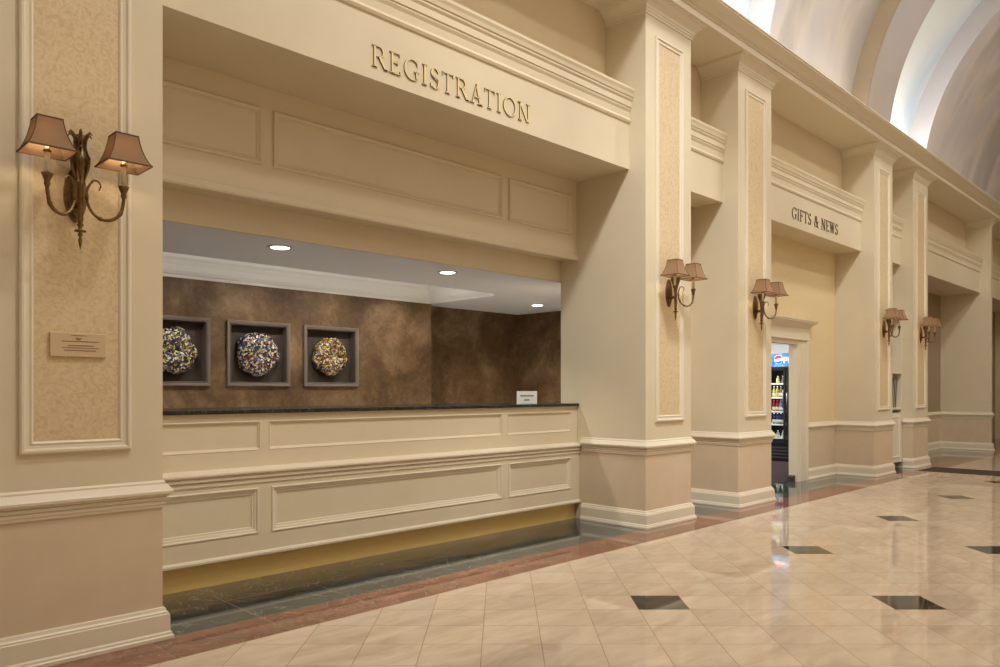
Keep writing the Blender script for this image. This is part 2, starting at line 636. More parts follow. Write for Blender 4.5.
def wall_holes(mb, x0, x1, z0, z1, y0, y1, holes):
    xs = sorted({x0, x1} | {h[0] for h in holes} | {h[1] for h in holes})
    zs = sorted({z0, z1} | {h[2] for h in holes} | {h[3] for h in holes})
    xs = [x for x in xs if x0 <= x <= x1]
    zs = [z for z in zs if z0 <= z <= z1]
    solid = {}
    for i in range(len(xs) - 1):
        for j in range(len(zs) - 1):
            cx, cz = (xs[i] + xs[i + 1]) / 2, (zs[j] + zs[j + 1]) / 2
            solid[i, j] = not any(h[0] < cx < h[1] and h[2] < cz < h[3] for h in holes)
    nx, nz = len(xs), len(zs)
    vid = lambda i, j, k: (k * nz + j) * nx + i
    vs = [(x, y, z) for y in (y0, y1) for z in zs for x in xs]
    fs = []
    for (i, j), on in solid.items():
        if not on:
            continue
        fs.append((vid(i, j, 0), vid(i + 1, j, 0), vid(i + 1, j + 1, 0), vid(i, j + 1, 0)))
        fs.append((vid(i, j + 1, 1), vid(i + 1, j + 1, 1), vid(i + 1, j, 1), vid(i, j, 1)))
        for (a, b, e0, e1) in ((i - 1, j, (i, j), (i, j + 1)), (i + 1, j, (i + 1, j), (i + 1, j + 1)),
                               (i, j - 1, (i, j), (i + 1, j)), (i, j + 1, (i, j + 1), (i + 1, j + 1))):
            if not solid.get((a, b), False):
                fs.append((vid(*e0, 0), vid(*e1, 0), vid(*e1, 1), vid(*e0, 1)))
    mb.add(vs, fs)


# ---------------------------------------------------------------- dimensions (metres)
FACE = 4.07                     # front plane of the pilasters
PIERS = [(0.742, 1.553), (5.995, 6.80), (7.79, 8.60), (12.00, 12.81), (13.81, 14.62), (19.00, 19.17)]
TOP = 5.00                      # underside of the main cornice
XA, XB = -8.0, 24.0
FASCIA = 4.257

# ---------------------------------------------------------------- the shell
struct(MB().box(XA, XB, -3.7, 5.10, -0.10, 0.0).build('floor', M['floor']))
struct(MB().box(-1.2, 8.4, 4.95, 8.0, -0.10, 0.002).build('floor_office', M['office_ceiling']))  # unseen floor, made white to bounce light up to the office ceiling
struct(MB().box(8.45, 15.6, 4.74, 8.3, -0.10, 0.001).build('floor_shop', M['carpet']))
struct(MB().box(XA, XB, -3.80, -3.62, 0, 5.25).build('wall_right', M['plaster']))
struct(MB().box(XA - 0.15, XA, -3.8, 5.2, 0, 5.25).build('wall_front', M['plaster']))
struct(MB().box(XB, XB + 0.15, -3.8, 5.2, 0, 5.25).build('wall_back', M['plaster']))
# plain wall above the beams, behind the pilasters
struct(MB().box(XA, XB, 4.535, 4.68, 4.12, 5.16).build('wall_left', M['plaster']))
struct(MB().box(XA, 0.742, 4.60, 4.75, 0, 4.12).build('wall_left.001', M['plaster']))
mb = MB()
mb.box(19.17, XB, 5.03, 5.18, 0, 3.45)
struct(mb.build('wall_left.002', M['taupe']))

# main cornice over the pilasters
cor = [(3.925, 5.00), (3.925, 5.062), (3.905, 5.066), (3.905, 5.082), (3.893, 5.084), (3.893, 5.096), (3.880, 5.100),
       (3.862, 5.112), (3.842, 5.128), (3.818, 5.143), (3.790, 5.153), (3.772, 5.156), (3.772, 5.170), (3.760, 5.172), (3.760, 5.185),
       (4.60, 5.185), (4.60, 5.00)]
mb = MB()
mb.prism([(a, b) for a, b in cor], lambda u, v, w: (w, u, v), XA, XB)
struct(mb.build('trim_1', M['trim']))

# painted barrel vault with ribs and light slots
CY, CZ = 0.5, 5.2


def arch(x0, x1, r0, r1, n=72):
    mb = MB()
    vs, fs = [], []
    for i in range(n + 1):
        a = math.pi * i / n
        for x in (x0, x1):
            for r in (r0, r1):
                vs.append((x, CY + r * math.cos(a), CZ - 0.06 + r * math.sin(a)))
    for i in range(n):
        b, c = i * 4, i * 4 + 4
        fs += [(b, c, c + 2, b + 2), (b + 1, b + 3, c + 3, c + 1), (b, b + 1, c + 1, c), (b + 2, c + 2, c + 3, b + 3)]
    fs += [(0, 2, 3, 1), (n * 4, n * 4 + 1, n * 4 + 3, n * 4 + 2)]
    return mb.add(vs, fs)


RM, RR, RS, RO = 3.87, 3.62, 4.22, 4.45
for k, (x0, x1) in enumerate(((XA - 0.15, 5.55), (9.10, 11.82), (15.47, XB + 0.15))):
    struct(arch(x0, x1, RM, RO).build('ceiling' if k == 0 else 'ceiling.%03d' % k, M['vault'], smooth=False))
for k, (x0, x1) in enumerate(((5.55, 6.50), (11.82, 12.80))):
    struct(arch(x0, x1, RR, RO).build('trim_%d' % (2 + k), M['rib']))
for k, (x0, x1) in enumerate(((6.50, 9.10), (12.80, 15.47))):
    struct(arch(x0, x1, RS, RO + 0.05).build('ceiling.%03d' % (3 + k), M['slot']))
M['arch_shade'] = plain('tan_arch_shade', (172, 154, 128), 0.7, spec=0.2, var=0.04, vscale=2)  # rib faces toned darker: their shade is put into the colour
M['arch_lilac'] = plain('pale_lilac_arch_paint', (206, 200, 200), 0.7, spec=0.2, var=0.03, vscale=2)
struct(arch(11.78, 11.82, RR, RO - 0.02).build('trim_16', M['arch_shade']))
struct(arch(5.51, 5.55, RR, RO - 0.02).build('trim_17', M['arch_shade']))
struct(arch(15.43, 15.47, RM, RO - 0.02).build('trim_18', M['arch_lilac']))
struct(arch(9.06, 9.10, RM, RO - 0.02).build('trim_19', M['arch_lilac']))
mb = MB()
for x0, x1 in ((XA - 0.15, XA), (XB, XB + 0.15)):
    mb.prism([(CY + 4.3 * math.cos(math.pi * i / 40), CZ - 0.05 + 4.3 * math.sin(math.pi * i / 40)) for i in range(41)],
             lambda u, v, w: (w, u, v), x0, x1)
struct(mb.build('wall_back.001', M['vault']))

# ---------------------------------------------------------------- beams with stepped cornices between the pilasters
BEAM_PROF = [(0.0, 3.855), (-0.012, 3.862), (-0.020, 3.880), (-0.012, 3.898), (-0.006, 3.905), (-0.010, 3.960), (-0.022, 3.985), (-0.022, 4.000),
             (-0.030, 4.004), (-0.030, 4.055), (-0.042, 4.075), (-0.042, 4.090), (-0.050, 4.096), (-0.056, 4.125), (-0.066, 4.150), (-0.066, 4.172),
             (0.29, 4.172), (0.29, 3.855)]
BAYS = [(1.553, 5.995), (6.80, 7.79), (8.60, 12.00), (12.81, 13.81), (14.62, 19.00), (19.17, XB), (XA, 0.742)]
for k, (x0, x1) in enumerate(BAYS):
    mb = MB()
    back = (4.92, 4.60, 4.66, 4.60, 5.04, 5.04, 4.60)[k]
    mb.box(x0, x1, FASCIA, back, 3.42, 3.86)
    mb.prism([(FASCIA + a, b) for a, b in BEAM_PROF], lambda u, v, w: (w, u, v), x0, x1)
    struct(mb.build('trim_%d' % (4 + k), M['paint']))

# ---------------------------------------------------------------- pilasters
RAIL = [(0.0, 0.688), (0.008, 0.688), (0.008, 0.702), (0.013, 0.705), (0.013, 0.720), (0.009, 0.723), (0.019, 0.727), (0.019, 0.742), (0.014, 0.745),
        (0.027, 0.750), (0.027, 0.759), (0.041, 0.763), (0.042, 0.776), (0.036, 0.784), (0.020, 0.808), (0.012, 0.811), (0.012, 0.820), (0.005, 0.828), (0.0, 0.830)]
BASE = [(0.0, 0.0), (0.044, 0.0), (0.044, 0.016), (0.038, 0.022), (0.036, 0.032), (0.030, 0.040), (0.028, 0.126), (0.022, 0.130), (0.022, 0.138),
        (0.014, 0.146), (0.010, 0.160), (0.0, 0.164)]
CAPITAL = [(0.0, 4.858), (0.010, 4.860), (0.012, 4.872), (0.008, 4.880), (0.018, 4.886), (0.020, 4.900), (0.028, 4.904), (0.036, 4.926), (0.056, 4.952),
           (0.088, 4.974), (0.108, 4.980), (0.110, 4.990), (0.122, 4.994), (0.122, 4.9995), (0.0, 4.9995)]
PMOULD = [(0.0, 0.0), (0.0, 0.016), (0.008, 0.022), (0.018, 0.022), (0.026, 0.012), (0.040, 0.010), (0.050, 0.014), (0.056, 0.010), (0.062, 0.0)]


def pilaster(x0, x1, label, yb=5.115, panel=True, left=5.115, right=5.115):
    t = thing('pilaster', ((x0 + x1) / 2, FACE, 0), label, 'pilaster', 'pilasters along the lobby wall')
    MB().box(x0, x1, FACE, yb, 0.75, TOP).build('shaft', M['paint'], t)
    MB().box(x0, x1, FACE, yb, 0.0, 0.75).build('dado', M['dado'], t)
    path = [(x0, left), (x0, FACE), (x1, FACE), (x1, right)]
    MB().sweep(path, RAIL, PLAN).build('chair_rail', M['trim'], t)
    MB().sweep(path, BASE, PLAN).build('base_moulding', M['trim'], t)
    pt = [(x0, 4.53), (x0, FACE), (x1, FACE), (x1, 4.53)]
    MB().sweep(pt, CAPITAL, PLAN).build('capital', M['trim'], t)
    if panel:
        a, b, z0, z1 = x0 + 0.157, x1 - 0.160, 1.000, 4.690
        mb = MB()
        frame(mb, a, b, z0, z1, FACE, PMOULD)
        mb.build('panel_moulding', M['trim'], t)
        MB().box(a + 0.055, b - 0.055, FACE - 0.004, FACE + 0.01, z0 + 0.055, z1 - 0.055).build('wallpaper_panel', M['damask'], t)
    return t


pilaster(*PIERS[0], label='large cream pilaster at the left edge, with a small plaque under its sconce', right=4.83)
pilaster(*PIERS[1], label='cream pilaster at the right end of the long registration counter', left=4.83)
pilaster(*PIERS[2], label='cream pilaster just left of the gift shop doorway')
pilaster(*PIERS[3], label='cream pilaster at the right end of the gift shop wall', right=4.22)
pilaster(*PIERS[4], label='cream pilaster right of the narrow magazine cabinet', left=4.22)
pilaster(*PIERS[5], label='farthest and narrowest cream pilaster, at the right edge without a sconce', panel=False)

# ---------------------------------------------------------------- registration bay: frieze, lintel, office
bx0, bx1 = 1.553, 5.995
mb = MB()
mb.box(bx0, bx1, 4.905, 5.118, 2.64, 3.42)
PAN = [(0.0, 0.0), (0.0, 0.014), (0.008, 0.020), (0.018, 0.018), (0.026, 0.008), (0.036, 0.010), (0.042, 0.0)]
for a, b in ((1.68, 2.545), (2.632, 4.918), (5.005, 5.90)):
    frame(mb, a, b, 2.872, 3.268, 4.905, PAN)
mb.prism([(4.905, 2.622), (4.880, 2.622), (4.874, 2.634), (4.880, 2.650), (4.886, 2.656), (4.890, 2.676), (4.905, 2.684)], lambda u, v, w: (w, u, v), bx0, bx1)
struct(mb.build('trim_11', M['paint']))
struct(MB().box(bx0, bx1, 5.118, 5.150, 2.43, 3.0).build('trim_12', M['paint']))

# office behind the desk
NICHES = [(2.641, 3.269), (3.526, 4.157), (4.409, 5.041)]
mb = MB()
wall_holes(mb, -1.0, 6.21, 0.0, 2.72, 7.47, 7.62, [(a, b, 1.387, 1.986) for a, b in NICHES])
mb.box(6.10, 6.21, 7.62, 7.82, 0, 2.72)
struct(mb.build('wall_office_back', M['leather']))
struct(MB().box(6.21, 8.3, 7.81, 7.95, 0, 2.72).build('wall_office_back.001', M['leather']))
struct(MB().box(8.17, 8.30, 5.15, 7.81, 0, 2.72).build('wall_office_right', M['leather']))
struct(MB().box(-1.13, -1.0, 5.15, 7.62, 0, 2.72).build('wall_office_left', M['leather']))
mb = MB()
mb.box(-1.0, 8.17, 5.152, 6.30, 2.43, 2.80)
mb.box(6.19, 8.17, 6.30, 7.81, 2.43, 2.80)
mb.box(-1.0, 6.19, 6.30, 7.62, 2.70, 2.80)
struct(mb.build('ceiling_office', M['office_ceiling']))
CROWN = [(0.0, 2.405), (0.012, 2.405), (0.016, 2.430), (0.030, 2.440), (0.050, 2.470), (0.062, 2.520), (0.085, 2.565), (0.110, 2.590), (0.116, 2.625),
         (0.140, 2.640), (0.140, 2.698), (0.0, 2.698)]
struct(MB().sweep([(-1.0, 7.47), (6.19, 7.47), (6.19, 6.302)], CROWN, PLAN).build('trim_13', M['office_trim']))

# recessed downlights
dl = None
for x, y, lab in ((2.98, 5.44, 'round recessed downlight above the desk opening, leftmost of three'),
                  (4.74, 5.46, 'round recessed downlight above the desk opening, the middle one'),
                  (7.40, 6.72, 'round recessed downlight in the low ceiling deep in the right corner')):
    if dl is None:
        dl = thing('downlight', (x, y, 2.43), lab, 'ceiling light', 'recessed office downlights')
        MB().lathe([(0.072, -0.001), (0.074, -0.008), (0.098, -0.006), (0.10, 0.0)], (x, y, 2.43), 28).build('trim_ring', M['white_ring'], dl, smooth=True)
        MB().lathe([(0.0, -0.009), (0.06, -0.010), (0.076, -0.004), (0.076, 0.0)], (x, y, 2.43), 28).build('lens', M['lens'], dl, smooth=True)
        d0 = dl
    else:
        c = copy_tree(d0, (x - d0.location.x, y - d0.location.y, 0))
        c['label'] = lab

# ---------------------------------------------------------------- registration counter
ct = thing('reception_counter', (3.775, 4.9, 0), 'long cream panelled registration counter with a brass kick plate', 'counter')
MB().box(bx0 + 0.004, bx1 - 0.004, 4.91, 5.40, 0.164, 1.142).build('body', M['paint'], ct)
REC = [(0.0, 0.0), (0.0, 0.010), (0.010, 0.012), (0.018, 0.004), (0.024, 0.0)]
UPP = [(0.0, -0.014), (0.0, 0.0), (0.004, 0.003), (0.009, 0.001), (0.012, -0.006), (0.020, -0.010), (0.022, -0.014)]
UPS = ((1.66, 2.535), (2.595, 4.915), (4.975, 5.90))
mb = MB()
wall_holes(mb, bx0 + 0.004, bx1 - 0.004, 0.75, 1.142, 4.896, 4.912, [(a, b, 0.885, 1.090) for a, b in UPS])
mb.build('upper_front', M['paint'], ct)
for a, b in UPS:
    mb = MB()
    frame(mb, a, b, 0.885, 1.090, 4.896, UPP)
    mb.build('upper_panel_moulding', M['paint'], ct)
LEDGE = [(0.0, 0.640), (0.042, 0.640), (0.042, 0.664), (0.052, 0.668), (0.052, 0.690), (0.044, 0.694), (0.044, 0.698), (0.064, 0.704), (0.064, 0.720), (0.056, 0.724),
         (0.056, 0.729), (0.076, 0.736), (0.078, 0.744), (0.076, 0.752), (0.060, 0.757), (0.020, 0.770), (0.012, 0.778), (0.0, 0.780)]
MB().sweep([(bx0 + 0.004, 4.91), (bx1 - 0.004, 4.91)], LEDGE, PLAN).build('ledge_rail', M['trim'], ct)
LOW = [(0.0, -0.022), (0.0, 0.004), (0.006, 0.007), (0.013, 0.005), (0.016, -0.004), (0.030, -0.006), (0.033, -0.012), (0.046, -0.013), (0.050, -0.022)]
LOS = ((1.66, 2.505), (2.600, 4.880), (4.965, 5.86))
mb = MB()
wall_holes(mb, bx0 + 0.004, bx1 - 0.004, 0.178, 0.650, 4.866, 4.892, [(a, b, 0.315, 0.632) for a, b in LOS])
mb.build('lower_front', M['paint'], ct)
MB().box(bx0 + 0.01, bx1 - 0.01, 4.886, 4.911, 0.20, 0.645).build('lower_panel_field', M['paint'], ct)
for a, b in LOS:
    mb = MB()
    frame(mb, a, b, 0.315, 0.632, 4.866, LOW)
    mb.build('lower_panel_moulding', M['trim'], ct)
MB().sweep([(bx0 + 0.004, 4.866), (bx1 - 0.004, 4.866)], [(0, 0.166), (0.012, 0.166), (0.014, 0.180), (0.008, 0.192), (0, 0.196)], PLAN).build('bottom_strip', M['trim'], ct)
MB().box(bx0 + 0.004, bx1 - 0.020, 4.915, 4.945, 0.0, 0.164).build('kick_plate', M['brass'], ct)

top = MB().box(bx0 + 0.002, bx1 - 0.002, 4.868, 5.62, 1.142, 1.170).build('countertop', M['counter_stone'], bevel=0.005)
tag(top, 'thin black polished marble worktop along the registration counter', 'countertop')

# small card on the counter
cs = thing('counter_sign', (5.55, 5.12, 1.170), 'small white card standing near the right end of the black worktop', 'sign')
CX0, CX1, CYY = 5.375, 5.665, 5.15
mb = MB()
mb.box(CX0, CX1, CYY, CYY + 0.006, 1.170, 1.294)
mb.prism([(CYY + 0.006, 1.170), (CYY + 0.06, 1.170), (CYY + 0.06, 1.174), (CYY + 0.006, 1.25)], lambda u, v, w: (w, u, v), CX0 + 0.08, CX1 - 0.08)
mb.build('card', M['card'], cs)
MB().box(CX0 + 0.045, CX1 - 0.05, CYY - 0.001, CYY + 0.001, 1.240, 1.255).build('printed_line', M['card_ink'], cs)
MB().box(CX0 + 0.10, CX1 - 0.115, CYY - 0.001, CYY + 0.001, 1.198, 1.213).build('printed_line', M['card_ink'], cs)

# ---------------------------------------------------------------- shadow boxes and glass pieces
FR = [(2.600, 3.310, 'pewter shadow box on the brown wall, cut off by the left pilaster'),
      (3.485, 4.198, 'pewter shadow box on the brown wall, middle of three'),
      (4.368, 5.082, 'pewter shadow box on the brown wall, rightmost of three')]
fprof = [(0.0, 0.0), (0.0, 0.030), (0.005, 0.034), (0.028, 0.030), (0.033, 0.024), (0.039, 0.030), (0.044, 0.024), (0.044, -0.08), (0.040, -0.08), (0.040, 0.0)]
GL = [([(238, 232, 215), (30, 26, 24), (228, 200, 90), (40, 60, 140), (196, 190, 170), (110, 50, 36), (185, 150, 80), (60, 90, 60), (22, 20, 22), (236, 228, 190)], 0.0,
       'round mosaic glass sculpture of white, blue and red chips, half hidden by the left pilaster', 0.233, 3),
      ([(215, 212, 205), (26, 28, 60), (36, 58, 150), (220, 200, 130), (24, 22, 22), (238, 226, 190), (110, 104, 90), (170, 92, 50), (225, 222, 205), (50, 60, 60)], 5.0,
       'round mosaic glass sculpture with cobalt blue and white chips in the middle box', 0.236, 7),
      ([(225, 180, 60), (60, 40, 24), (235, 225, 195), (170, 100, 40), (220, 180, 80), (110, 104, 90), (30, 24, 20), (225, 215, 190), (170, 120, 50), (90, 60, 40)], 9.0,
       'round mosaic glass sculpture of amber and gold chips in the rightmost box', 0.222, 12)]
for i, ((a, b, lab), (cols, sd, glab, rad, seed)) in enumerate(zip(FR, GL)):
    t = thing('shadow_box', ((a + b) / 2, 7.47, 1.346), lab, 'picture frame', 'shadow boxes on the office wall')
    mb = MB()
    frame(mb, a, b, 1.346, 2.027, 7.47, fprof)
    mb.build('frame', M['frame'], t)
    MB().box(a + 0.042, b - 0.042, 7.55, 7.565, 1.389, 1.984).build('backing', M['frame_back'], t)
    # glass: a lumpy ring-shaped bowl, open side towards the room
    cx, cz = (a + b) / 2, 1.688
    rnd = random.Random(seed)
    ph = [rnd.uniform(0, 6.28) for _ in range(6)]
    nu, nv = 72, 26
    vs, fs = [], []
    for u in range(nu):
        th = 2 * math.pi * u / nu
        edge = rad * (1 + 0.035 * math.sin(5 * th + ph[0]) + 0.03 * math.sin(3 * th + ph[1]) + 0.018 * math.sin(9 * th + ph[2]))
        for v in range(nv):
            t_ = v / (nv - 1)
            ang = math.pi * t_                      # 0 centre front -> rim -> centre back
            rr = math.sin(ang)
            if t_ <= 0.5:
                dep = 0.115 * math.cos(ang) ** 0.8 if t_ < 0.499 else 0.0
                dep -= 0.060 * math.exp(-(rr / 0.30) ** 2)
            else:
                dep = -0.055 * abs(math.cos(ang))
            r = edge * rr
            p = Vector((r * math.cos(th), 0, r * math.sin(th)))
            lump = noise.noise(Vector((p.x * 13 + seed, seed * 1.7, p.z * 13))) * 0.020
            q = Vector((p.x, -(dep + lump * (1.0 if 0 < v < nv - 1 else 0.0)), p.z))
            vs.append((cx + q.x, 7.502 + q.y, cz + q.z))
    for u in range(nu):
        w = (u + 1) % nu
        for v in range(nv - 1):
            fs.append((u * nv + v, w * nv + v, w * nv + v + 1, u * nv + v + 1))
    g = MB().add(vs, fs).build('glass_sculpture', m_mosaic('mosaic_glass_%d' % i, cols, sd), origin=(cx, 7.50, cz), smooth=True)
    tag(g, glab, 'glass sculpture', 'glass sculptures in shadow boxes')

# ---------------------------------------------------------------- raised lettering
def arc_poly(cx, cz, rx, rz, a0, a1, wt, wn, n=26):
    """stroke along an ellipse, wt = stroke at the sides, wn = stroke at top and bottom"""
    outp, inp = [], []
    for i in range(n + 1):
        a = math.radians(a0 + (a1 - a0) * i / n)
        c, s = math.cos(a), math.sin(a)
        outp.append((cx + rx * c, cz + rz * s))
        inp.append((cx + (rx - wt) * c, cz + (rz - wn) * s))
    return [(outp[i], outp[i + 1], inp[i + 1], inp[i]) for i in range(n)]


TK, TN, SF = 0.085, 0.036, 0.034


def q(x0, z0, x1, z1):
    return ((x0, z0), (x1, z0), (x1, z1), (x0, z1))


def dg(x0, z0, x1, z1, w):
    return ((x0, z0), (x0 + w, z0), (x1 + w, z1), (x1, z1))


def serif(x, z, w=TK, e=0.08):
    return q(x - e, z, x + w + e, z + SF)


def glyph(ch):
    P = []
    if ch == 'I':
        P = [q(.10, 0, .10 + TK, 1), serif(.10, 0), serif(.10, 1 - SF)]; w = .32
    elif ch == 'R':
        P = [q(.10, 0, .10 + TK, 1), serif(.10, 0), q(.02, 1 - SF, .36, 1), q(.2, .50, .36, .55)]
        P += arc_poly(.34, .75, .26, .25, -90, 90, TK, TN)
        P += [dg(.60, 0, .30, .52, .14), q(.58, 0, .80, SF)]; w = .74
    elif ch == 'E':
        P = [q(.10, 0, .10 + TK, 1), q(.02, 0, .56, SF), q(.02, 1 - SF, .53, 1), q(.2, .50, .42, .55), q(.49, .84, .53, 1), q(.52, 0, .56, .17), q(.39, .43, .42, .62)]; w = .62
    elif ch == 'F':
        P = [q(.10, 0, .10 + TK, 1), serif(.10, 0), q(.02, 1 - SF, .53, 1), q(.2, .50, .42, .55), q(.49, .84, .53, 1), q(.39, .43, .42, .62)]; w = .58
    elif ch == 'G':
        P = arc_poly(.44, .5, .42, .51, 52, 312, TK, TN)
        P += [q(.62, .08, .62 + TK, .45), q(.54, .42, .80, .42 + SF), q(.68, .72, .72, .98)]; w = .84
    elif ch == 'S':
        P = arc_poly(.28, .74, .22, .27, 30, 270, .09, TN) + arc_poly(.28, .26, .24, .27, -150, 90, .10, TN)
        P += [((.09, .62), (.17, .50), (.47, .34), (.42, .48)), q(.43, .78, .47, .97), q(.04, .02, .08, .22)]; w = .56
    elif ch == 'T':
        P = [q(.28, 0, .28 + TK, 1), serif(.28, 0), q(.02, 1 - SF, .66, 1), q(.02, .82, .06, 1), q(.62, .82, .66, 1)]; w = .68
    elif ch == 'A':
        P = [dg(.10, 0, .36, 1, .05), dg(.56, 0, .34, 1, .13), q(.20, .32, .60, .37), q(.01, 0, .25, SF), q(.47, 0, .78, SF)]; w = .76
    elif ch == 'O':
        P = arc_poly(.43, .5, .42, .51, 0, 360, TK, TN, 40); w = .88
    elif ch == 'N':
        P = [q(.11, 0, .16, 1), q(.66, 0, .71, 1), dg(.58, 0, .08, 1, .13), q(.0, 1 - SF, .2, 1), q(.02, 0, .26, SF), q(.56, 1 - SF, .81, 1)]; w = .82
    elif ch == 'W':
        P = [dg(.24, 0, .05, 1, .12), dg(.28, 0, .46, 1, .05), dg(.64, 0, .42, 1, .12), dg(.68, 0, .86, 1, .05), q(-.02, 1 - SF, .26, 1), q(.36, 1 - SF, .60, 1), q(.78, 1 - SF, 1.0, 1)]; w = 1.0
    elif ch == '&':
        P = arc_poly(.34, .77, .18, .24, 0, 360, .07, TN, 28) + arc_poly(.30, .27, .27, .28, 40, 330, .10, TN, 28)
        P += [dg(.60, 0, .20, .80, .13), dg(.50, .08, .66, .50, .05), q(.56, .48, .80, .53), q(.62, 0, .82, SF)]; w = .80
    elif ch == 'P':
        P = [q(.08, 0, .26, 1), q(.2, .86, .4, 1), q(.2, .40, .4, .54)] + arc_poly(.38, .70, .30, .30, -90, 90, .18, .15); w = .70
    else:
        w = .34
    return P, w


def lettering(text, x0, x1, z0, h, y, dep, mat, parent, gap=0.10, name='letter', side=None):
    ws = [glyph(c)[1] + gap for c in text]
    k = (x1 - x0) / (sum(ws) - gap)
    x = x0
    for c, w in zip(text, ws):
        P, _ = glyph(c)
        if P:
            mb = MB()
            for poly in P:
                mb.prism([(x + u * k, z0 + v * h) for u, v in poly], ELEV(y), -0.002, dep)
            lo = mb.build(name, mat, parent)
            if side:                                        # polished face, darker edge colour
                lo.data.materials.append(side)
                for p in lo.data.polygons:
                    if abs(p.normal.y) < 0.7:
                        p.material_index = 1
        x += w * k


t = thing('wall_lettering', (3.78, FASCIA, 3.50), 'raised gold capitals reading REGISTRATION on the beam above the desk', 'sign')
lettering('REGISTRATION', 3.010, 4.590, 3.508, 0.148, FASCIA, 0.010, M['gold'], t, side=M['letter_edge'])
t = thing('wall_lettering', (10.3, FASCIA, 3.50), 'raised dark bronze capitals reading GIFTS & NEWS over the shop bay', 'sign')
lettering('GIFTS & NEWS', 9.575, 11.090, 3.528, 0.152, FASCIA, 0.008, M['dark_bronze_letter'], t)

# ---------------------------------------------------------------- plaque on the left pilaster
t = thing('plaque', (1.148, FACE - 0.004, 1.463), 'small tan engraved plaque on the left pilaster below the sconce', 'plaque')
MB().box(1.024, 1.272, FACE - 0.018, FACE - 0.004, 1.463, 1.580).build('plate', M['plaque'], t, bevel=0.003)
for zz, a, b, hh in ((1.565, 1.115, 1.185, .003), (1.536, 1.075, 1.240, .004), (1.516, 1.100, 1.215, .004), (1.505, 1.075, 1.240, .003), (1.492, 1.085, 1.225, .004)):
    MB().box(a, b, FACE - 0.0192, FACE - 0.017, zz, zz + hh).build('engraved_line', M['engrave'], t)
mb = MB()
mb.prism([(1.138, 1.547), (1.146, 1.545), (1.156, 1.547), (1.164, 1.555), (1.152, 1.553), (1.146, 1.556), (1.140, 1.553), (1.132, 1.556)], ELEV(FACE - 0.017), 0, 0.0025)
mb.build('emblem', M['engrave'], t)


